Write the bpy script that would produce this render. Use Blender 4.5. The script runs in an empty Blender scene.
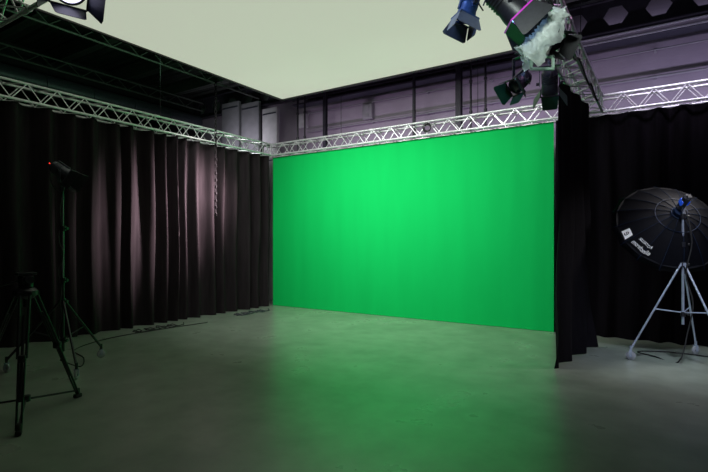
import bpy, bmesh, math, random
from mathutils import Vector, Matrix, noise
random.seed(4)
scene = bpy.context.scene
COL = scene.collection
R = math.radians
try:
    scene.view_settings.view_transform = 'Standard'
    scene.view_settings.look = 'None'
except Exception: pass

# ------------------------------------------------------------------ materials
def mat(name, col, rough=.5, metal=0.0, var=.15, scale=12, bump=0.0, bscale=None, emis=None, es=0.0, spec=.5, stretch=None, trans=0.0, clear=0.0):
    m = bpy.data.materials.new(name); m.use_nodes = True
    nt = m.node_tree; N = nt.nodes; L = nt.links
    b = N['Principled BSDF']
    tc = N.new('ShaderNodeTexCoord'); mp = N.new('ShaderNodeMapping')
    L.new(tc.outputs['Object'], mp.inputs['Vector'])
    if stretch: mp.inputs['Scale'].default_value = stretch
    nz = N.new('ShaderNodeTexNoise'); nz.inputs['Scale'].default_value = scale; nz.inputs['Detail'].default_value = 5
    L.new(mp.outputs['Vector'], nz.inputs['Vector'])
    rp = N.new('ShaderNodeValToRGB')
    rp.color_ramp.elements[0].position = .3; rp.color_ramp.elements[1].position = .7
    rp.color_ramp.elements[0].color = tuple(c*(1-var) for c in col)+(1,)
    rp.color_ramp.elements[1].color = tuple(min(1, c*(1+var)) for c in col)+(1,)
    L.new(nz.outputs['Fac'], rp.inputs['Fac']); L.new(rp.outputs['Color'], b.inputs['Base Color'])
    b.inputs['Roughness'].default_value = rough
    b.inputs['Metallic'].default_value = metal
    b.inputs['Specular IOR Level'].default_value = spec
    if bump:
        n2 = N.new('ShaderNodeTexNoise'); n2.inputs['Scale'].default_value = bscale or scale*4; n2.inputs['Detail'].default_value = 4
        L.new(mp.outputs['Vector'], n2.inputs['Vector'])
        bp = N.new('ShaderNodeBump'); bp.inputs['Strength'].default_value = bump; bp.inputs['Distance'].default_value=.02
        L.new(n2.outputs['Fac'], bp.inputs['Height']); L.new(bp.outputs['Normal'], b.inputs['Normal'])
    if emis:
        b.inputs['Emission Color'].default_value = tuple(emis)+(1,); b.inputs['Emission Strength'].default_value = es
    if trans:
        tr=N.new('ShaderNodeBsdfTranslucent');tr.inputs['Color'].default_value=tuple(col)+(1,)
        ms=N.new('ShaderNodeMixShader');ms.inputs[0].default_value=trans
        L.new(b.outputs[0],ms.inputs[1]);L.new(tr.outputs[0],ms.inputs[2])
        last=ms
        if clear:
            tp=N.new('ShaderNodeBsdfTransparent');m2=N.new('ShaderNodeMixShader')
            mr=N.new('ShaderNodeMapRange');mr.inputs['From Min'].default_value=.35;mr.inputs['From Max'].default_value=.65
            mr.inputs['To Min'].default_value=clear+.2;mr.inputs['To Max'].default_value=max(0,clear-.2)
            L.new(nz.outputs['Fac'],mr.inputs['Value']);L.new(mr.outputs['Result'],m2.inputs[0])
            L.new(ms.outputs[0],m2.inputs[1]);L.new(tp.outputs[0],m2.inputs[2]);last=m2
        L.new(last.outputs[0],N['Material Output'].inputs['Surface'])
    return m

M = {}
M['velvet'] = mat('black_velvet', (.0185,.0148,.0165), .8, var=.25, scale=3, stretch=(6,6,.6), bump=.1, bscale=60, spec=.08)
M['drape'] = mat('black_drape', (.0048,.004,.0055), .95, var=.25, scale=3, stretch=(6,6,.6), bump=.1, bscale=60, spec=.03)
M['drape2'] = mat('black_serge', (.008,.007,.0095), .85, var=.25, scale=3, stretch=(6,6,.6), bump=.1, bscale=60, spec=.08)
M['green'] = mat('green_chroma_cloth', (.004,.53,.105), .8, var=.035, scale=1.6, bump=.1, bscale=90, spec=.08, stretch=(2.5,1,.35))
M['silk'] = mat('diffusion_silk', (.48,.46,.42), .9, var=.03, scale=.4, emis=(.81,.86,.70), es=.57, spec=.05)
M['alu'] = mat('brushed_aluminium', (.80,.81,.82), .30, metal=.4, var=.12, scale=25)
M['aludark'] = mat('shaded_aluminium', (.50,.52,.53), .3, metal=.45, var=.12, scale=25)  # darker copy of the aluminium, shade put into the colour
M['chrome'] = mat('chrome_steel', (.60,.67,.84), .18, metal=.55, var=.08, scale=20)
M['black'] = mat('black_powder_coat', (.012,.012,.015), .42, var=.3, scale=40, bump=.08)
M['blackp'] = mat('black_plastic', (.018,.018,.022), .35, var=.2, scale=30)
M['gun'] = mat('grey_housing', (.055,.058,.075), .4, metal=.3, var=.2, scale=25)
M['satin'] = mat('satin_steel_tube', (.22,.23,.24), .25, metal=.5, var=.1, scale=25)
M['galv'] = mat('dark_chain_steel', (.010,.009,.010), .6, metal=0, var=.2, scale=25, spec=.2)
M['rubber'] = mat('black_rubber', (.015,.015,.015), .7, var=.2, scale=30)
M['grayrub'] = mat('grey_caster_rubber', (.32,.33,.35), .5, var=.15, scale=30)
M['wall'] = mat('painted_block_wall', (.31,.275,.32), .85, var=.10, scale=2.0, bump=.2, bscale=30)
M['wallblack'] = mat('black_painted_wall', (.012,.012,.014), .9, var=.3, scale=3, bump=.3, bscale=30)
M['steel'] = mat('dark_painted_steel', (.022,.021,.028), .5, var=.3, scale=10)
M['steelroof'] = mat('grey_green_roof_steel', (.055,.062,.055), .5, var=.3, scale=10)
M['panelgrey'] = mat('grey_panel_board', (.22,.22,.23), .7, var=.1, scale=5)
M['panellight'] = mat('pale_panel_board', (.42,.42,.42), .7, var=.1, scale=5)
M['umb'] = mat('black_nylon', (.0024,.0026,.0045), .65, var=.2, scale=20, bump=.05, spec=.11)
M['rib'] = mat('blue_grey_rib', (.006,.018,.050), .5, metal=0, var=.1, spec=.2)
M['blue'] = mat('blue_plastic', (.02,.10,.65), .4, var=.1, emis=(.02,.12,1), es=.25)  # faint emission added to the casing, which is no lamp
M['white'] = mat('white_print', (.85,.85,.85), .6, var=.03, emis=(1,1,1), es=.15)  # slight glow put into the print to keep it bright
M['plastic'] = mat('white_plastic_sheet', (.78,.85,.81), .3, var=.08, scale=7, bump=.6, bscale=16, trans=.4, clear=.22)
M['bracket'] = mat('pale_green_metal', (.45,.62,.52), .4, metal=.3, var=.1)
M['lens_off'] = mat('dark_fresnel_glass', (.03,.04,.06), .08, var=.2, scale=60)
M['lens_blue'] = mat('glowing_blue_lens', (.1,.2,.4), .1, var=.1, emis=(.25,.5,1), es=3)
M['lens_violet'] = mat('glowing_violet_lens', (.5,.5,.8), .1, var=.05, emis=(.78,.74,1), es=1.6)
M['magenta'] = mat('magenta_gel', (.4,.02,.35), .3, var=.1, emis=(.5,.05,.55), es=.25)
M['bluelit'] = mat('blue_lit_housing', (.03,.07,.18), .35, metal=.3, var=.2, scale=25)  # blue light on the housing, put into its base colour
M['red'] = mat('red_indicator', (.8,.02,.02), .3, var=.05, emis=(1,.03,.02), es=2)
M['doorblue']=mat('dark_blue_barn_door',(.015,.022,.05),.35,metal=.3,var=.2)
M['doorpale']=mat('pale_lit_barn_door',(.16,.18,.21),.35,metal=.3,var=.2)  # light falling on the doors is painted in as a paler colour
M['doorgreen']=mat('green_lit_barn_door',(.02,.10,.05),.35,metal=.2,var=.2)  # green light reflected on the doors, put into their colour

def floor_mat():
    m = bpy.data.materials.new('polished_concrete'); m.use_nodes=True
    nt=m.node_tree;N=nt.nodes;L=nt.links;b=N['Principled BSDF']
    tc=N.new('ShaderNodeTexCoord')
    n1=N.new('ShaderNodeTexNoise');n1.inputs['Scale'].default_value=.9;n1.inputs['Detail'].default_value=5;n1.inputs['Roughness'].default_value=.55
    n2=N.new('ShaderNodeTexNoise');n2.inputs['Scale'].default_value=3.2;n2.inputs['Detail'].default_value=5;n2.inputs['Roughness'].default_value=.55
    L.new(tc.outputs['Object'],n1.inputs['Vector']);L.new(tc.outputs['Object'],n2.inputs['Vector'])
    mx=N.new('ShaderNodeMix');mx.inputs[0].default_value=.5
    L.new(n1.outputs['Fac'],mx.inputs[2]);L.new(n2.outputs['Fac'],mx.inputs[3])
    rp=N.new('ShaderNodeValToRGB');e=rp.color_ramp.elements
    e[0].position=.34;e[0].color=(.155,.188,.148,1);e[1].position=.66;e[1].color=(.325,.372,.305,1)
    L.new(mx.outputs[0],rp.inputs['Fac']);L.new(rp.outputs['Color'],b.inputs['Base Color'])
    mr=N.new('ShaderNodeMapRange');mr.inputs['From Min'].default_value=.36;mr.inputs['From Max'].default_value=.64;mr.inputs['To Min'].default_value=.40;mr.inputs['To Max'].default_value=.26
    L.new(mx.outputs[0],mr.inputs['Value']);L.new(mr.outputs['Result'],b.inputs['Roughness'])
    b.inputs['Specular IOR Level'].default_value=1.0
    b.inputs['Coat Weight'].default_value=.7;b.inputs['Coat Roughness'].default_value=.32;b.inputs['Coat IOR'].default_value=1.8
    return m
M['floor']=floor_mat()

def ceil_mat():
    m=mat('dark_corrugated_deck',(.04,.046,.04),.5,var=.2,scale=3)
    nt=m.node_tree;N=nt.nodes;L=nt.links;b=N['Principled BSDF']
    tc=N.new('ShaderNodeTexCoord');w=N.new('ShaderNodeTexWave');w.inputs['Scale'].default_value=1.3
    w.bands_direction='Y';L.new(tc.outputs['Object'],w.inputs['Vector'])
    bp=N.new('ShaderNodeBump');bp.inputs['Strength'].default_value=1;bp.inputs['Distance'].default_value=.08
    L.new(w.outputs['Fac'],bp.inputs['Height']);L.new(bp.outputs['Normal'],b.inputs['Normal'])
    return m
M['ceil']=ceil_mat()

# ------------------------------------------------------------------ mesh helpers
def cyl(bm, p0, p1, r, seg=10, r2=None):
    p0=Vector(p0);p1=Vector(p1);d=p1-p0;l=d.length
    if l<1e-6:return
    q=d.to_track_quat('Z','Y').to_matrix().to_4x4()
    bmesh.ops.create_cone(bm,cap_ends=True,segments=seg,radius1=r,radius2=r if r2 is None else r2,depth=l,matrix=Matrix.Translation((p0+p1)/2)@q)
def box(bm, c, s, rot=None, bev=0.0):
    mt=Matrix.Translation(Vector(c))
    if rot is not None: mt=mt@rot.to_4x4()
    ret=bmesh.ops.create_cube(bm,size=1,matrix=mt@Matrix.Diagonal((s[0],s[1],s[2],1)))
    if bev:
        es=list({e for v in ret['verts'] for e in v.link_edges})
        bmesh.ops.bevel(bm,geom=es,offset=bev,segments=2,affect='EDGES',profile=.5)
def lathe(bm, prof, mtx=Matrix.Identity(4), seg=24):
    rings=[]
    for r,h in prof:
        rings.append([bm.verts.new(mtx@Vector((r*math.cos(2*math.pi*i/seg),r*math.sin(2*math.pi*i/seg),h))) for i in range(seg)])
    for a,b in zip(rings,rings[1:]):
        for i in range(seg):
            bm.faces.new((a[i],a[(i+1)%seg],b[(i+1)%seg],b[i]))
    bm.faces.new(rings[0][::-1]);bm.faces.new(rings[-1])
def path(bm, pts, r, seg=8):
    for a,b in zip(pts,pts[1:]): cyl(bm,a,b,r,seg)
    for p in pts[1:-1]: bmesh.ops.create_uvsphere(bm,u_segments=seg,v_segments=6,radius=r,matrix=Matrix.Translation(Vector(p)))
def smoothpath(pts,n=6):
    P=[Vector(p) for p in pts];P=[P[0]]+P+[P[-1]];out=[]
    for i in range(1,len(P)-2):
        a,b,c,d=P[i-1:i+3]
        for k in range(n):
            t=k/n
            out.append(.5*((2*b)+(c-a)*t+(2*a-5*b+4*c-d)*t*t+(3*b-a-3*c+d)*t**3))
    out.append(P[-2]);return out
def torus(bm, R0, r, mtx, seg=20, s2=6, sx=1.0, sy=1.0):
    g=[]
    for i in range(seg):
        a=2*math.pi*i/seg; row=[]
        for j in range(s2):
            b=2*math.pi*j/s2
            row.append(bm.verts.new(mtx@Vector(((R0*sx+r*math.cos(b))*math.cos(a),(R0*sy+r*math.cos(b))*math.sin(a),r*math.sin(b)))))
        g.append(row)
    for i in range(seg):
        for j in range(s2):
            bm.faces.new((g[i][j],g[(i+1)%seg][j],g[(i+1)%seg][(j+1)%s2],g[i][(j+1)%s2]))
def obj(name, bm, m, parent=None, loc=(0,0,0), rot=(0,0,0), smooth=True, **kw):
    bmesh.ops.recalc_face_normals(bm,faces=bm.faces[:])
    me=bpy.data.meshes.new(name);bm.to_mesh(me);bm.free()
    me.materials.append(m)
    if smooth:
        for p in me.polygons:p.use_smooth=True
        try: me.set_sharp_from_angle(angle=R(35))
        except Exception: pass
    o=bpy.data.objects.new(name,me);COL.objects.link(o)
    o.location=loc;o.rotation_euler=rot
    if parent:o.parent=parent
    for k,v in kw.items():o[k]=v
    return o
def empty(name,loc,rotz=0,parent=None,**kw):
    o=bpy.data.objects.new(name,None);COL.objects.link(o);o.location=loc;o.rotation_euler=(0,0,rotz)
    o.empty_display_size=.1
    if parent:o.parent=parent
    for k,v in kw.items():o[k]=v
    return o
NB=bmesh.new

# ------------------------------------------------------------------ room shell
def slab(name,c,s,m):
    bm=NB();box(bm,c,s);return obj(name,bm,m,smooth=False,kind='structure')
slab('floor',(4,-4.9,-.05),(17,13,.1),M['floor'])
slab('ceiling',(4,-4.9,5.85),(17,13,.1),M['ceil'])
slab('wall_back',(4,1.25,2.9),(17,.1,5.8),M['wall'])
slab('wall_left',(-4.05,-4.9,2.9),(.1,12.3,5.8),M['wallblack'])
slab('wall_right',(12.05,-4.9,2.9),(.1,12.3,5.8),M['wallblack'])
slab('wall_front',(4,-11.05,2.9),(16.2,.1,5.8),M['wallblack'])

# ------------------------------------------------------------------ curtains
def curtain(name,p0,p1,z0,z1,amp,sp,m,seed,label,cat='curtain',step=.02,sharp=1.0,flare=.25,side=1,kick=0,wander=.05,irr=.3,swing=0):
    rnd=random.Random(seed)
    p0=Vector(p0);p1=Vector(p1);L=(p1-p0).length;d=(p1-p0)/L;n=Vector((-d.y,d.x))*side
    xs=[-sp*.4]
    while xs[-1]<L+sp: xs.append(xs[-1]+sp*rnd.uniform(1-irr,1+irr))
    amps=[rnd.uniform(.55,1.25) for _ in xs]
    nx=int(L/step);nz=24;bm=NB();grid=[]
    for k in range(nz+1):
        t=k/nz;z=z0+(z1-z0)*t;row=[]
        for i in range(nx+1):
            s=i/nx*L
            ss=s+wander*sp*math.sin(z*1.7+s*2.1)+wander*.6*sp*math.sin(z*.9+s*.7+seed)
            j=0
            while j<len(xs)-2 and xs[j+1]<ss:j+=1
            f=(ss-xs[j])/(xs[j+1]-xs[j]);f=max(0,min(1,f))
            w=(.5+.5*math.cos(2*math.pi*f))**sharp*2-1
            am=(1-f)*amps[j]+f*amps[min(j+1,len(xs)-1)]
            a=amp*am*(.8+flare*(1-t)+.08*math.sin(z*1.3+s*1.5))
            off=a*w + .10*amp*math.sin(s*17+z*1.1+seed)+.10*amp*math.sin(s*31+z*.6)*w - swing*(1-t)**3*(s/L)
            v=p0+d*(s-kick*(1-t)**4*(1-s/L))+n*off
            row.append(bm.verts.new((v.x,v.y,z)))
        grid.append(row)
    for a,b in zip(grid,grid[1:]):
        for i in range(nx): bm.faces.new((a[i],a[i+1],b[i+1],b[i]))
    return obj(name,bm,m,label=label,category=cat)
curtain('stage_curtain',(0,-10),(0,-.14),.004,3.50,.120,.33,M['velvet'],7,'dark velvet floor-length curtain in deep vertical pleats, hanging from aluminium truss',step=.012,sharp=1.15,side=-1,wander=.06,flare=.05,irr=.45)
curtain('green_screen_curtain',(.04,0),(6.29,0),.004,3.50,.005,.45,M['green'],5,'bright chroma green backdrop cloth stretched nearly flat under the truss','green screen',step=.04,flare=.2)
curtain('stage_curtain',(6.33,.0),(11.8,.0),.004,3.50,.07,.36,M['drape'],8,'black floor-length curtain beside the green backdrop, behind the umbrella light')
curtain('stage_curtain',(6.75,-2.26),(6.90,-.84),.004,3.50,.030,.46,M['drape2'],12,'narrow black return drape at the edge of the green backdrop',flare=1.2,kick=.20,wander=.25,step=.012,sharp=.8,irr=.45,swing=.08)

# ------------------------------------------------------------------ trusses
def truss(loc,rotz,L,label,s=.25,m='alu'):
    T=empty('lighting_truss',loc,rotz,label=label,category='truss',group='aluminium box trusses')
    h=s/2
    for y in(-h,h):
        for z in(0,s):
            bm=NB();cyl(bm,(0,y,z),(L,y,z),.020,12);obj('chord',bm,M[m],T)
    bm=NB();n=max(2,int(round(L/.40)));st=L/n;r=.0085
    for i in range(n):
        a=i*st;b=a+st;mm=(a+b)/2
        for y in(-h,h):
            cyl(bm,(a,y,0),(mm,y,s),r,6);cyl(bm,(mm,y,s),(b,y,0),r,6)
        for z in(0,s):
            cyl(bm,(a,-h,z),(mm,h,z),r,6);cyl(bm,(mm,h,z),(b,-h,z),r,6)
    obj('lattice_bracing',bm,M[m],T)
    for x in (0.012,L-.012):
        bm=NB()
        path(bm,[(x,-h,0),(x,h,0),(x,h,s),(x,-h,s),(x,-h,0)],.016,8)
        obj('end_frame',bm,M[m],T)
    x=3.0
    while x<L-1:
        for y in(-h,h):
            for z in(0,s):
                bm=NB();cyl(bm,(x-.05,y,z),(x+.05,y,z),.027,12);obj('coupler',bm,M[m],T)
        x+=3
    return T
ZT=3.53
truss((-.16,0,ZT),0,12.1,'silver aluminium box truss carrying the green backdrop and black curtain')
truss((0,-.16,ZT),R(-90),10.2,'silver aluminium box truss above the pleated dark curtain')
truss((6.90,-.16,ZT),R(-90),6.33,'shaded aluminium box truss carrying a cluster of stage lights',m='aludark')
truss((.16,-6.66,ZT),0,6.9,'silver aluminium box truss spanning across the studio')
def hanger(x,y,z1=5.8):
    bm=NB();cyl(bm,(0,0,0),(0,0,z1-(ZT+.25)),.006,6)
    torus(bm,.03,.006,Matrix.Translation((0,0,.02))@Matrix.Rotation(R(90),4,'X'),12,6)
    obj('hanging_cable',bm,M['steel'],loc=(x,y,ZT+.25),label='thin steel cable suspending the lighting truss from the ceiling',category='cable',group='truss suspension cables')
for x,y in [(2,0),(5,0),(9.5,0),(0,-3),(0,-7),(6.9,-1.5),(6.9,-6.0),(.5,-6.66)]: hanger(x,y)

# ------------------------------------------------------------------ overhead diffusion panel
PX0,PX1,PY0,PY1,PZ=.82,6.22,-6.3,-.56,4.6
P=empty('overhead_diffusion_panel',((PX0+PX1)/2,(PY0+PY1)/2,PZ),label='huge glowing cream fabric light ceiling suspended over the floor',category='light panel')
w=(PX1-PX0);l=(PY1-PY0)
bm=NB()
n=24;g=[[bm.verts.new((w*(i/n-.5),l*(j/n-.5),.02-.03*math.sin(math.pi*i/n)*math.sin(math.pi*j/n))) for j in range(n+1)] for i in range(n+1)]
for i in range(n):
    for j in range(n): bm.faces.new((g[i][j],g[i+1][j],g[i+1][j+1],g[i][j+1]))
obj('fabric_sheet',bm,M['silk'],P)
bm=NB()
for sx in(-1,1): box(bm,(sx*(w/2+.02),0,.04),(.05,l+.09,.09))
for sy in(-1,1): box(bm,(0,sy*(l/2+.02),.04),(w+.0,.05,.09))
obj('frame',bm,M['black'],P,smooth=False)
for sx in(-.45,.45):
    for sy in(-.45,.45):
        bm=NB();cyl(bm,(sx*w,sy*l*1.0,.02),(sx*w,sy*l,1.19),.006,6);obj('suspension_wire',bm,M['steel'],P)
bm=NB();box(bm,(0,0,.10),(w+.06,l+.06,.01));obj('backing_sheet',bm,M['black'],P,smooth=False)

# ------------------------------------------------------------------ upper building steelwork
bm=NB();cw=.63;x=-3.9;z0,z1=5.13,5.68
while x<11.7:
    cx=x+cw/2;cz=(z0+z1)/2
    hexp=[(cx+a,cz+b) for a,b in((.19,0),(.095,.15),(-.095,.15),(-.19,0),(-.095,-.15),(.095,-.15))]
    rect=[(x+cw,cz),(x+cw,z1),(x,z1),(x,cz),(x,z0),(x+cw,z0)]
    hv=[bm.verts.new((p[0],0,p[1])) for p in hexp];rv=[bm.verts.new((p[0],0,p[1])) for p in rect]
    for i in range(6): bm.faces.new((hv[i],hv[(i+1)%6],rv[(i+1)%6],rv[i]))
    x+=cw
bmesh.ops.remove_doubles(bm,verts=bm.verts[:],dist=.001)
B=empty('castellated_steel_beam',(0,.9,0),label='black steel beam with a row of hexagonal openings under the roof',category='beam')
o=obj('web',bm,M['steel'],B,smooth=False)
md=o.modifiers.new('s','SOLIDIFY');md.thickness=.015;md.offset=0
for z in(z0,z1):
    bm=NB();box(bm,(3.9,0,z),(15.6,.16,.02));obj('flange',bm,M['steel'],B,smooth=False)
for y in(-8.5,-5.8,-4.4,-3.1,-1.6,-.2):
    bm=NB();
    box(bm,(4,0,0),(16,.02,.30));box(bm,(4,0,.14),(16,.16,.02));box(bm,(4,0,-.14),(16,.16,.02))
    obj('roof_beam',bm,M['steelroof'],loc=(0,y,5.65),smooth=False,label='dark painted steel I-beam under the roof deck',category='beam',group='roof beams')
for x in(-3.2,-1.0):
    bm=NB()
    cyl(bm,(0,-10.9,0),(0,.6,0),.022,8);cyl(bm,(0,-10.9,-.22),(0,.6,-.22),.022,8)
    y=-10.9
    while y<.3:
        cyl(bm,(0,y,0),(0,y+.28,-.22),.01,6);cyl(bm,(0,y+.28,-.22),(0,y+.56,0),.01,6);y+=.56
    obj('roof_joist',bm,M['steelroof'],loc=(x,0,5.44),label='dark open-web steel joist under the roof',category='joist',group='roof joists')
T=empty('cable_tray',(0,.98,4.98),label='galvanised cable tray running along the upper wall',category='cable tray')
for z in(0,.09):
    bm=NB();box(bm,(9.2,-.10,z),(5.4,.02,.022));obj('rail',bm,M['alu'],T,smooth=False)
    bm=NB();box(bm,(3.2,-.10,z),(6.6,.02,.022));obj('rail',bm,M['steel'],T,smooth=False)
bm=NB()
box(bm,(5.9,.05,-.02),(12,.28,.008))
obj('tray_base',bm,M['gun'],T,smooth=False)
bm=NB()
for k in range(4):
    path(bm,[(i*.5,-.06+.04*k,.0+.01*math.sin(i*1.3+k)) for i in range(24)],.012,6)
obj('cable_bundle',bm,M['rubber'],T)
for x,wd in((1.0,.08),(3.35,.05),(4.35,.11)):
    bm=NB();box(bm,(0,-wd/2,2.9),(wd,.012,5.76));box(bm,(0,wd/2,2.9),(wd,.012,5.76));box(bm,(0,0,2.9),(.012,wd,5.76))
    box(bm,(0,0,.012),(wd+.08,wd+.08,.02))
    obj('steel_column',bm,M['steel'],loc=(x,.78,0),smooth=False,label='dark painted steel column in front of the upper wall',category='column',group='wall columns')
for x in(.30,.52,4.66,4.95,9.6):
    bm=NB();cyl(bm,(0,0,0),(0,0,5.78),.022,12)
    for z in(1,2.5,4.0,4.6): cyl(bm,(0,0,z),(0,0,z+.05),.034,12)
    obj('drop_pipe',bm,M['blackp'],loc=(x,.6,.01),label='thin dark vertical pipe behind the truss',category='pipe',group='vertical pipes')
for zz,rr_,xx in((4.30,.022,.2),(4.76,.014,.2)):
    bm=NB();cyl(bm,(0,0,0),(11,0,0),rr_,12)
    for i in range(8): box(bm,(.5+i*1.4,.05,0),(.04,.1,.05))
    obj('wall_pipe',bm,M['panelgrey'],loc=(xx,1.1,zz),label='grey horizontal service pipe fixed on the upper wall',category='pipe',group='horizontal wall pipes')
for x,wd,z1,mm in((-2.15,.66,5.32,'panelgrey'),(-1.40,.64,5.20,'panelgrey'),(-.70,.50,4.95,'panellight')):
    W=empty('acoustic_panel',(x,.72,0),label='grey upright wall panel above the curtain line' if mm=='panelgrey' else 'pale grey upright wall panel above the curtain line',category='wall panel')
    bm=NB();box(bm,(0,0,(.004+z1)/2),(wd,.10,z1-.004),bev=.01);obj('board',bm,M[mm],W)
    for zz in(3.6,z1-.15):
        bm=NB();box(bm,(0,-.056,zz),(wd*.9,.012,.03));obj('batten',bm,M['gun'],W,smooth=False)
for xx,zz in((.05,4.5),(2.0,4.45)):
    bm=NB();box(bm,(0,0,0),(.26,.14,.36),bev=.02);cyl(bm,(.0,-.07,.08),(0,-.09,.08),.06,16);box(bm,(0,-.075,-.1),(.1,.01,.05))
    obj('junction_box',bm,M['panellight'] if xx<1 else M['panelgrey'],loc=(xx,1.128,zz+.1),label='grey electrical junction box fixed on the upper wall',category='electrical box')
bm=NB();mt=Matrix.Translation((0,-10.5,0))@Matrix.Rotation(R(-90),4,'X')
prof=[];h=0
while h<10.5:
    prof+= [(.22,h),(.22,h+.96),(.235,h+.97),(.235,h+1.0)];h+=1.0
lathe(bm,prof,mt,28)
obj('ventilation_duct',bm,M['gun'],loc=(-3.3,0,4.85),label='dark round spiral ventilation duct near the roof',category='duct')

bm=NB();z=0;k=0
while z<3.70:
    mt=Matrix.Translation((0,0,z))@Matrix.Rotation(R(90*(k%2)+20),4,'Z')@Matrix.Rotation(R(90),4,'X')
    torus(bm,.026,.0075,mt,12,6,sx=.85,sy=1.6);z+=.068;k+=1
obj('hoist_chain',bm,M['galv'],loc=(.33,-1.98,2.05),label='dark steel hoist chain hanging in front of the pleated curtain',category='chain')
bm=NB()
for k in range(5): torus(bm,.062+.005*k,.007,Matrix.Translation((0,-.15-.009*k,-.02*(k%2)))@Matrix.Rotation(R(90),4,'X'),28,6)
obj('cable_coil',bm,M['rubber'],loc=(4.08,-.0,3.66),label='coiled black cable hung on the truss',category='cable')

# ------------------------------------------------------------------ stage light
def fixture(hook,yaw,tilt,s=1.0,body='black',lens='lens_off',label='',frame=None,drop=.30,upright=False,spread=35,long=1.0,doors=True,door='black'):
    F=empty('stage_light',hook,yaw,label=label,category='stage light')
    sg=1 if upright else -1
    bm=NB()
    if not upright:
        torus(bm,.032,.009,Matrix.Rotation(R(90),4,'X'),16,6)
        box(bm,(0,0,-.055),(.045,.035,.04),bev=.005);cyl(bm,(0,0,-.07),(0,0,-.11),.009,8);cyl(bm,(.03,0,-.05),(.065,0,-.05),.012,8)
    else:
        cyl(bm,(0,0,0),(0,0,.09),.016,12);box(bm,(0,0,.05),(.04,.04,.05),bev=.006);cyl(bm,(.02,0,.05),(.055,0,.05),.010,8)
    obj('clamp',bm,M['gun'],F)
    hw=.135*s;top=sg*.10;cz=sg*(.10+drop*s*.8)
    bm=NB()
    box(bm,(0,0,top),(2*hw+.012,.035,.008))
    for x in(-hw,hw): box(bm,(x,0,(top+cz)/2+sg*.01),(.008,.035,abs(cz-top)+.03))
    obj('yoke',bm,M[body],F)
    for x in(-1,1):
        bm=NB();cyl(bm,(x*hw,0,cz),(x*(hw+.035),0,cz),.022*s,12);obj('tilt_knob',bm,M['blackp'],F)
    rot=Matrix.Rotation(-tilt,4,'X')
    C=Matrix.Translation((0,0,cz))@rot
    LM=C@Matrix.Rotation(R(-90),4,'X')
    Q=s*long
    bm=NB()
    pr=[(.045*s,-.20*Q),(.085*s,-.19*Q),(.10*s,-.16*Q)]
    h=-.15
    while h<.0:
        pr+=[(.102*s,h*Q),(.102*s,(h+.012)*Q),(.112*s,(h+.013)*Q),(.112*s,(h+.02)*Q)];h+=.03
    pr+=[(.105*s,.02*Q),(.118*s,.09*Q),(.118*s,.14*Q),(.104*s,.14*Q),(.104*s,.125*Q)]
    lathe(bm,pr,LM,28)
    obj('housing',bm,M[body],F)
    bm=NB();box(bm,(0,0,0),(.05*s,.22*Q,.03*s),bev=.005);bmesh.ops.transform(bm,matrix=C@Matrix.Translation((0,-.05*Q,.115*s)),verts=bm.verts[:]);obj('ballast_box',bm,M[body],F)
    bm=NB();lathe(bm,[(.103*s,.126*Q),(.085*s,.137*Q),(.05*s,.146*Q),(.01*s,.150*Q)],LM,28)
    obj('lens',bm,M[lens],F)
    if doors:
        D=.145*Q
        bm=NB();q=.125*s
        for a in(-1,1):
            box(bm,(a*q,D,0),(.012,.012,2*q));box(bm,(0,D,a*q),(2*q,.012,.012))
        bmesh.ops.transform(bm,matrix=C,verts=bm.verts[:]);obj('barn_door_frame',bm,M[frame or body],F)
        for k in range(4):
            ww=q*.95;w2=q*(1.35 if k%2 else .8);hh=.17*s
            bm=NB()
            vs=[bm.verts.new(v) for v in((-ww,0,0),(ww,0,0),(w2,hh,0),(w2*.85,hh+.015,0),(-w2*.85,hh+.015,0),(-w2,hh,0))]
            bm.faces.new(vs)
            e=bmesh.ops.extrude_face_region(bm,geom=bm.faces[:]);bmesh.ops.translate(bm,verts=[v for v in e['geom'] if isinstance(v,bmesh.types.BMVert)],vec=(0,0,.003))
            mt=C@Matrix.Rotation(R(90*k),4,'Y')@Matrix.Translation((0,D,q))@Matrix.Rotation(R(spread+(8 if k%2 else -6)),4,'X')
            bmesh.ops.transform(bm,matrix=mt,verts=bm.verts[:])
            obj('barn_door',bm,M[door],F,smooth=False)
    bm=NB();pts=[]
    for i in range(9):
        t=i/8;pts.append((.03*math.sin(t*6),-.18*s*(1-t)-.02,cz*(1-t)+sg*(-.10)*math.sin(math.pi*t)*.8))
    path(bm,pts,.006,6);obj('power_lead',bm,M['rubber'],F)
    return F
fixture((4.36,-6.79,3.50),R(-108),R(30),.92,'gun','lens_violet','grey fresnel stage light with dark barn doors and pale violet lens',drop=.16,spread=18,door='doorblue')
bm=NB();cyl(bm,(0,0,0),(.80,0,0),.024,14);torus(bm,.03,.008,Matrix.Translation((.42,0,0))@Matrix.Rotation(R(90),4,'Y'),14,6);torus(bm,.03,.008,Matrix.Translation((.66,0,0))@Matrix.Rotation(R(90),4,'Y'),14,6)
obj('lighting_bar',bm,M['alu'],loc=(6.37,-4.6,3.578),label='short aluminium lighting pipe clamped in the truss',category='pipe')
fixture((6.46,-4.6,3.578),R(140),R(72),.68,'bluelit','lens_off','small blue-lit stage light with pale barn doors pointing down',drop=.03,spread=12,door='doorpale')
fixture((6.78,-4.6,3.578),R(-62),R(46),.92,'black','lens_blue','large dark stage light with a magenta gel edge on the truss',drop=.10,frame='magenta',spread=8,door='black')
fixture((7.03,-4.22,3.53),R(-120),R(35),.62,'black','lens_off','black stage light half covered with white plastic sheet',drop=.45,spread=20,doors=True)
fixture((6.60,-3.45,3.50),R(150),R(40),.66,'gun','lens_off','small grey stage light with green-lit barn doors under the truss',drop=.50,spread=25,door='doorgreen')
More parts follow.
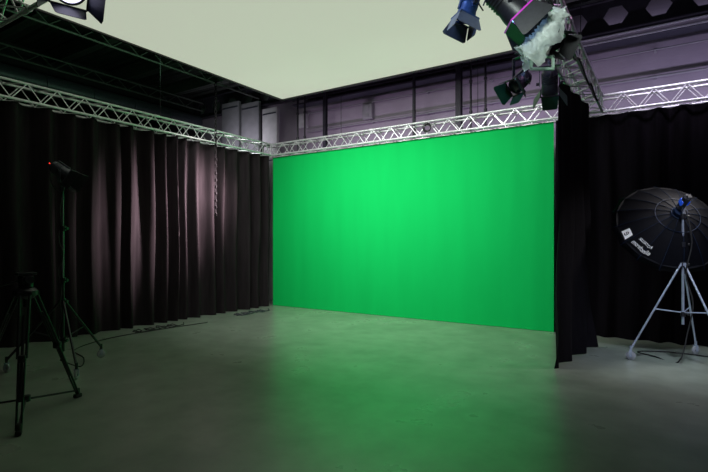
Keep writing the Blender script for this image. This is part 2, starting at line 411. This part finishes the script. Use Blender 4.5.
fixture((6.80,-3.0,3.50),R(10),R(50),.76,'gun','lens_off','grey stage light aimed at the green backdrop',drop=.30,spread=25,door='doorgreen')
# crumpled plastic sheet
bm=NB();nu,nv=90,70;g=[]
for i in range(nu+1):
    u=i/nu*2-1;row=[]
    for j in range(nv+1):
        v=j/nv*2-1
        half=(.105-.03*u)*(1+.16*math.sin(u*4+1))*(1-.35*max(0,u)**3)
        x=u*.25+.02*math.sin(v*3)+.03*noise.noise(Vector((v*2.5,u,4)))
        ang=v*1.8
        y=half*.62*math.sin(ang)
        z=half*.95*(math.cos(ang)-.6)+.035*math.sin(u*2.2)
        q=Vector((u*3.0,v*2.4,.3))
        cr=.060*(abs(noise.noise(q))-.18)+.036*(abs(noise.noise(q*2.1+Vector((7,1,3))))-.18)+.018*(abs(noise.noise(q*4.3))-.18)
        y+=cr*math.sin(ang)+cr*.6;z+=cr*math.cos(ang)*1.2-.04*abs(v)**3*(1+.7*math.sin(u*6))
        row.append(bm.verts.new((x,y,z)))
    g.append(row)
for i in range(nu):
    for j in range(nv): bm.faces.new((g[i][j],g[i+1][j],g[i+1][j+1],g[i][j+1]))
o=obj('plastic_sheet',bm,M['plastic'],loc=(7.03,-4.46,3.185),rot=(R(12),R(-38),R(38)),label='crumpled white plastic sheet draped over a stage light',category='plastic cover')
G=empty('gel_frame',(7.0,-4.36,2.97),R(33),label='square metal gel frame hanging below the covered light',category='filter frame')
for a in(-1,1):
    bm=NB();box(bm,(a*.09,0,0),(.018,.02,.12));obj('side_bar',bm,M['bracket'],G,smooth=False)
    bm=NB();box(bm,(0,0,a*.05),(.198,.02,.018));obj('cross_bar',bm,M['bracket'],G,smooth=False)
    bm=NB();cyl(bm,(a*.09,0,.06),(a*.03,0,.56),.004,6);obj('hanging_wire',bm,M['steel'],G)
# loose cable looped along the cross truss
bm=NB();path(bm,smoothpath([(.15,-.9+0,-.0),(.17,-1.3,-.10),(.15,-1.7,0),(.18,-2.2,-.14),(.15,-2.7,0),(.17,-3.2,-.16),(.15,-3.7,0),(.17,-4.1,-.08),(.15,-4.4,.0)],6),.009,6)
obj('power_cable',bm,M['rubber'],loc=(6.90,0,3.52),label='black power cable looped along the light-carrying truss',category='cable')

# ------------------------------------------------------------------ light stand
def caster(P,x,y,m='grayrub',k=1.0):
    C=empty('caster',(x,y,0),math.atan2(y,x)+R(60),parent=P)
    bm=NB();lathe(bm,[(.012*k,-.014),(.035*k,-.014),(.042*k,-.008),(.042*k,.008),(.035*k,.014),(.012*k,.014)],Matrix.Translation((0,0,.042*k))@Matrix.Rotation(R(90),4,'Y'),20);obj('wheel',bm,M[m],C)
    bm=NB();cyl(bm,(-.018,0,.042*k),(.018,0,.042*k),.014*k,14);obj('wheel_hub',bm,M['rubber'],C)
    bm=NB();
    for a in(-1,1): box(bm,(a*.02,0,.06*k),(.004,.03,.06*k))
    box(bm,(0,0,.09*k),(.046,.035,.006));cyl(bm,(0,0,.09*k),(0,0,.13),.011,10);obj('fork',bm,M['chrome'],C)
def stand(loc,angs,rad,apex,height,m,label,low=.45,wm='grayrub',pr=.017,lr=.0125,ck=1.0):
    S=empty('light_stand',loc,0,label=label,category='light stand')
    m2='chrome' if m=='chrome' else 'satin'
    bm=NB();cyl(bm,(0,0,low-.15),(0,0,apex+.25),pr,16);obj('lower_tube',bm,M[m],S)
    bm=NB();cyl(bm,(0,0,apex+.2),(0,0,apex+.2+(height-apex)*.5),pr*.8,16);obj('middle_tube',bm,M[m2],S)
    bm=NB();cyl(bm,(0,0,apex+.1+(height-apex)*.5),(0,0,height),pr*.6,16);obj('upper_tube',bm,M[m2],S)
    for z in(low-.02,apex,apex+.25,apex+.2+(height-apex)*.5):
        bm=NB();cyl(bm,(0,0,z-.03),(0,0,z+.03),pr*1.7,16);cyl(bm,(0,0,z),(.055,.02,z),.008,8);cyl(bm,(.05,.018,z),(.065,.024,z),.018,10);obj('locking_collar',bm,M['blackp'],S)
    for a in angs:
        c,s_=math.cos(a),math.sin(a)
        f=(rad*c,rad*s_,.14)
        n=(pr*1.5*c,pr*1.5*s_,apex)
        bm=NB();cyl(bm,n,f,lr,12)
        box(bm,n,(.03,.03,.04))
        cyl(bm,(f[0],f[1],.11),(f[0],f[1],.18),.016,12)
        obj('leg',bm,M[m],S)
        t=.52;mid=Vector(n)*(1-t)+Vector(f)*t
        bm=NB();cyl(bm,(pr*c,pr*s_,low),mid,.008,8);obj('brace',bm,M[m],S)
        caster(S,f[0],f[1],wm,ck)
    return S
LX,LY=1.88,-5.62
stand((LX,LY,0),[R(-13),R(107),R(227)],.58,.80,2.12,'black','tall black wheeled light stand by the pleated curtain',low=.36,ck=1.2,pr=.02,lr=.014)
fx=fixture((LX,LY,2.10),R(-50),R(35),.70,'gun','lens_off','small dark stage light with red indicator mounted on a light stand',upright=True,drop=.22,spread=18)
bm=NB();bmesh.ops.create_uvsphere(bm,u_segments=10,v_segments=8,radius=.007);obj('indicator_lamp',bm,M['red'],fx,loc=(.045,-.125,.32))
bm=NB();path(bm,[(.03+.03*math.sin(i*1.1),-.04+.02*math.cos(i*1.7),2.08-i*.1) for i in range(20)]+smoothpath([(.05,-.05,.12),(.1,.15,.012),(-.3,.4,.012),(-.9,.6,.012),(-1.25,1.3,.012),(-1.25,2.2,.012),(-1.15,3.1,.012)],5),.007,6)
obj('power_cable',bm,M['rubber'],loc=(LX,LY,0),label='black power cable running down the stand and across the floor',category='cable')

SX,SY=8.03,-1.23
stand((SX,SY,0),[R(203),R(75),R(-42)],.60,1.22,2.02,'chrome','silver wheeled studio light stand carrying a black umbrella light',low=.62,pr=.016,lr=.012,ck=1.35)
camf=Vector((-.545,.839,0));camr=Vector((.839,.545,0))
vdir=(camr*.56+camf*.83).normalized();vr=Vector((vdir.y,-vdir.x,0))
ax=(vr*-.38+vdir*.77+Vector((0,0,-.54))).normalized()
apexp=Vector((SX,SY,1.92))+ax*.10
zq=ax.to_track_quat('Z','Y').to_matrix().to_4x4()
U=empty('umbrella_softbox',(0,0,0),label='large black ribbed round umbrella softbox tilted down on a silver stand',category='softbox')
U.matrix_world=Matrix.Translation(apexp)@zq
RR,DD,NR=.70,.34,16
def dome(r,phi,off=0):
    t=r/RR
    k=abs(((phi/(2*math.pi)*NR)%1)-.5)*2
    rr=r*(.965+.035*k*k)
    z=DD*(t**1.8)
    return Vector((rr*math.cos(phi),rr*math.sin(phi),z-off))
bm=NB();nr=14;ns=NR*8;rings=[]
for i in range(1,nr+1):
    rings.append([bm.verts.new(dome(RR*i/nr,2*math.pi*j/ns)) for j in range(ns)])
for a,b in zip(rings,rings[1:]):
    for j in range(ns): bm.faces.new((a[j],a[(j+1)%ns],b[(j+1)%ns],b[j]))
o=obj('canopy',bm,M['umb'],U);md=o.modifiers.new('s','SOLIDIFY');md.thickness=.003
for k in range(NR):
    bm=NB();phi=2*math.pi*k/NR
    path(bm,[dome(RR*i/10,phi,.004) for i in range(1,11)],.0024,6)
    obj('rib',bm,M['rib'],U)
bm=NB();torus(bm,.09,.008,Matrix.Identity(4),24,8);cyl(bm,(0,0,-.05),(0,0,.02),.075,24);obj('speed_ring',bm,M['rib'],U)
bm=NB();torus(bm,.26,.004,Matrix.Translation((0,0,dome(.26,0,.008).z)),32,6);obj('spreader_ring',bm,M['rib'],U)
bm=NB();lathe(bm,[(RR*.92,DD-.05),(RR*.88,DD-.048),(.02,DD-.03)],seg=48);obj('front_diffuser',bm,M['umb'],U)
def wrap_mesh(me,phi0,r0,name,m,off):
    for v in me.vertices:
        r=r0-v.co.y;phi=phi0+v.co.x/r0
        v.co=dome(r,phi,off)
    me.materials.clear();me.materials.append(m)
    o=bpy.data.objects.new(name,me);COL.objects.link(o);o.parent=U;return o
def wrap_text(txt,size,phi0,r0,name,m,off=.012):
    cu=bpy.data.curves.new('t','FONT');cu.body=txt;cu.size=size;cu.align_x='CENTER';cu.align_y='CENTER';cu.resolution_u=3
    to=bpy.data.objects.new('t',cu);COL.objects.link(to);bpy.context.view_layer.update()
    me=bpy.data.meshes.new_from_object(to.evaluated_get(bpy.context.evaluated_depsgraph_get()))
    bpy.data.objects.remove(to)
    return wrap_mesh(me,phi0,r0,name,m,off)
inv=zq.to_3x3().inverted()
ld=inv@(vr*-1+Vector((0,0,-.55)));PH=math.atan2(ld.y,ld.x)
ld2=inv@(vr*-1+Vector((0,0,-1.15)));PH2=math.atan2(ld2.y,ld2.x)
bm=NB()
vs=[[bm.verts.new((-.06+.12*i/6,-.042+.084*j/4,0)) for j in range(5)] for i in range(7)]
for i in range(6):
    for j in range(4): bm.faces.new((vs[i][j],vs[i+1][j],vs[i+1][j+1],vs[i][j+1]))
me=bpy.data.meshes.new('logo_patch');bm.to_mesh(me);bm.free()
wrap_mesh(me,PH,.60,'logo_patch',M['white'],.010)
wrap_text('e',.11,PH,.602,'logo_letter',M['umb'],.016)
wrap_text('elinchrom',.066,PH2,.60,'logo_lettering',M['white'],.010)
wrap_text('ROTALUX',.042,PH2,.535,'logo_lettering',M['white'],.010)
H=empty('studio_flash_head',(SX,SY,1.99),0,label='blue and black studio flash head mounted on the umbrella',category='flash head')
H.matrix_world=Matrix.Translation(Vector((SX,SY,1.98)))@zq@Matrix.Scale(.72,4)
bm=NB();lathe(bm,[(.05,-.20),(.062,-.19),(.062,.06),(.07,.065),(.07,.10)],seg=24);obj('body',bm,M['gun'],H)
bm=NB();box(bm,(0,0,-.05),(.135,.10,.10),bev=.01);obj('blue_casing',bm,M['blue'],H)
bm=NB();box(bm,(0,-.0,-.21),(.09,.07,.01));cyl(bm,(.02,0,-.21),(.02,0,-.235),.014,12);obj('control_panel',bm,M['blackp'],H)
bm=NB();path(bm,smoothpath([(.03,-.03,1.9),(.09,-.05,1.5),(.03,-.06,1.1),(.1,-.07,.75),(.05,-.06,.4),(-.05,-.1,.012),(-.3,.1,.012),(-.5,.3,.012),(-.1,.5,.012),(.6,.4,.012)],5),.008,6)
obj('power_cable',bm,M['rubber'],loc=(SX,SY,0),label='black power cable hanging from the flash head to the floor',category='cable')

# ------------------------------------------------------------------ black video tripod
V=empty('video_tripod',(3.20,-6.56,0),R(0),label='black two-stage video tripod with fluid head and spreader',category='tripod')
apz=1.06
for a in [R(-28),R(102),R(215)]:
    d=Vector((math.cos(a),math.sin(a),0));s_=Vector((-d.y,d.x,0));LG=empty('leg',(0,0,0),0,parent=V)
    top=d*.07+Vector((0,0,apz));mid=d*.29+Vector((0,0,.55));foot=d*.50+Vector((0,0,.04))
    bm=NB()
    for q in(-1,1): cyl(bm,top+s_*.035*q,mid+s_*.03*q,.011,10)
    cyl(bm,top-s_*.05,top+s_*.05,.018,12);obj('upper_tubes',bm,M['black'],LG)
    bm=NB();m2=mid*.35+top*.65
    cyl(bm,m2,foot*.62+mid*.38,.011,10)
    for q in(-1,1): cyl(bm,mid+s_*.022*q,foot+s_*.016*q,.009,8)
    obj('lower_tubes',bm,M['blackp'],LG)
    bm=NB();box(bm,mid,(.055,.055,.06),Matrix.Rotation(a,3,'Z'),bev=.008);cyl(bm,mid,mid+d*.05+s_*.02,.012,10);obj('leg_clamp',bm,M['blackp'],LG)
    bm=NB();box(bm,foot+Vector((0,0,-.018)),(.07,.045,.04),Matrix.Rotation(a,3,'Z'),bev=.01);cyl(bm,foot,foot+Vector((0,0,.05)),.02,10);obj('foot',bm,M['rubber'],LG)
    bm=NB();cyl(bm,(0,0,.14),foot+Vector((0,0,.03)),.009,8);obj('spreader_arm',bm,M['black'],V)
bm=NB();cyl(bm,(0,0,.12),(0,0,.17),.035,16);obj('spreader_hub',bm,M['blackp'],V)
bm=NB();lathe(bm,[(.05,apz-.05),(.085,apz-.02),(.09,apz+.02),(.07,apz+.04),(.05,apz+.045)],seg=24);cyl(bm,(0,0,apz-.12),(0,0,apz-.03),.022,12);obj('bowl',bm,M['black'],V)
bm=NB();lathe(bm,[(.045,apz+.04),(.055,apz+.05),(.055,apz+.08),(.04,apz+.085)],seg=24);box(bm,(0,0,apz+.115),(.09,.10,.07),bev=.012)
cyl(bm,(-.07,0,apz+.115),(.07,0,apz+.115),.035,16);box(bm,(0,0,apz+.165),(.07,.15,.022),bev=.005);obj('fluid_head',bm,M['blackp'],V)
bm=NB();cyl(bm,(-.06,0,apz+.11),(-.40,-.22,apz+.0),.008,10);cyl(bm,(-.32,-.17,apz+.025),(-.44,-.246,apz-.012),.016,12);obj('pan_handle',bm,M['black'],V)

for x,y,sd in((.42,-3.4,1),(.45,-1.2,2)):
    bm=NB();pts=[]
    for i in range(60): 
        t=i/59;pts.append((.12*math.cos(i*.45)*(1+.5*math.sin(i*.6))+.10*math.sin(t*3),.9*(t-.5)+.12*math.sin(i*.45),.014+.006*(i%3)))
    path(bm,pts,.009,6)
    obj('power_cable',bm,M['rubber'] if sd==1 else M['gun'],loc=(x,y,0),label='tangled cable lying on the floor at the foot of the curtain',category='cable')

# ------------------------------------------------------------------ lights
def area(loc,target,size,sizey,power,col,spread=180,name='lamp'):
    ld=bpy.data.lights.new(name,'AREA');ld.shape='RECTANGLE';ld.size=size;ld.size_y=sizey;ld.energy=power;ld.color=col;ld.spread=R(spread)
    o=bpy.data.objects.new(name,ld);COL.objects.link(o);o.location=loc
    o.rotation_euler=(Vector(target)-Vector(loc)).to_track_quat('-Z','Y').to_euler();return o
area((1.9,-3.0,4.3),(1.8,0,1.1),2.0,.5,52,(.97,1,.97),125)
area((4.6,-3.0,4.3),(4.5,0,1.1),2.0,.5,55,(.97,1,.97),125)
area((3.0,-3.0,4.3),(2.8,0,1.5),.9,.4,12,(.97,1,.97),80)  # added lamp, brightens the middle of the green cloth
area((2.6,-.75,3.4),(0,-2.5,2.2),.7,.5,110,(1,.76,.84),42)
area((8.6,-.8,3.3),(7.3,-1.4,0),.5,.3,9,(1,.95,.95),75)
area((1.8,.40,3.5),(1.8,1.2,4.6),3.0,.1,8.0,(.86,.62,1),150)
area((5.2,.40,3.5),(5.2,1.2,4.6),3.0,.1,10,(.80,.60,1),150)
area((8.8,.40,3.5),(8.8,1.2,4.9),3.5,.1,16,(.74,.66,1),160)
area((8.5,1.02,5.18),(8.5,1.2,5.42),4.0,.05,2.2,(.75,.70,1),160)
area((-1.4,-.1,3.9),(-1.5,.7,4.5),1.5,.1,9,(.9,.85,1),150)  # added lamp without a real source, lights the grey wall panels
area((9.0,-1.0,4.5),(9.0,0,3.7),3.5,.2,13,(.86,.78,1),60)  # added lamp that whitens the right part of the back truss
area((.3,-3.0,4.75),(-2.0,-3.0,5.7),4.0,.3,9,(.5,1,.6),160)  # added green lamp, stands in for green spill on the roof steel
area((7.3,-3.9,4.2),(6.9,-3.2,3.5),.3,.3,4,(1,.5,.9),150)
area((7.2,-5.7,3.5),(7.0,-4.4,3.15),.4,.3,3.2,(.88,1,.94),70)  # added fill lamp to lift the plastic sheet
area((6.0,-5.6,4.0),(6.5,-4.5,3.3),.3,.3,6,(.35,.5,1),100)  # added blue lamp so the dark light housings show
area((8.6,-3.2,4.2),(8.0,-1.3,.2),.4,.4,9,(.75,.82,1),42)  # added cool lamp to brighten the silver stand legs
wd=bpy.data.worlds.new('w');scene.world=wd;wd.use_nodes=True
wd.node_tree.nodes['Background'].inputs[0].default_value=(.02,.02,.025,1)
wd.node_tree.nodes['Background'].inputs[1].default_value=.5

cd=bpy.data.cameras.new('camera');cd.sensor_width=36;cd.lens=480/708*36;cd.shift_y=6/708;cd.clip_start=.05
co=bpy.data.objects.new('camera',cd);COL.objects.link(co);co.location=(7.85,-8.50,1.5);co.rotation_euler=(R(90),0,R(33))
scene.camera=co
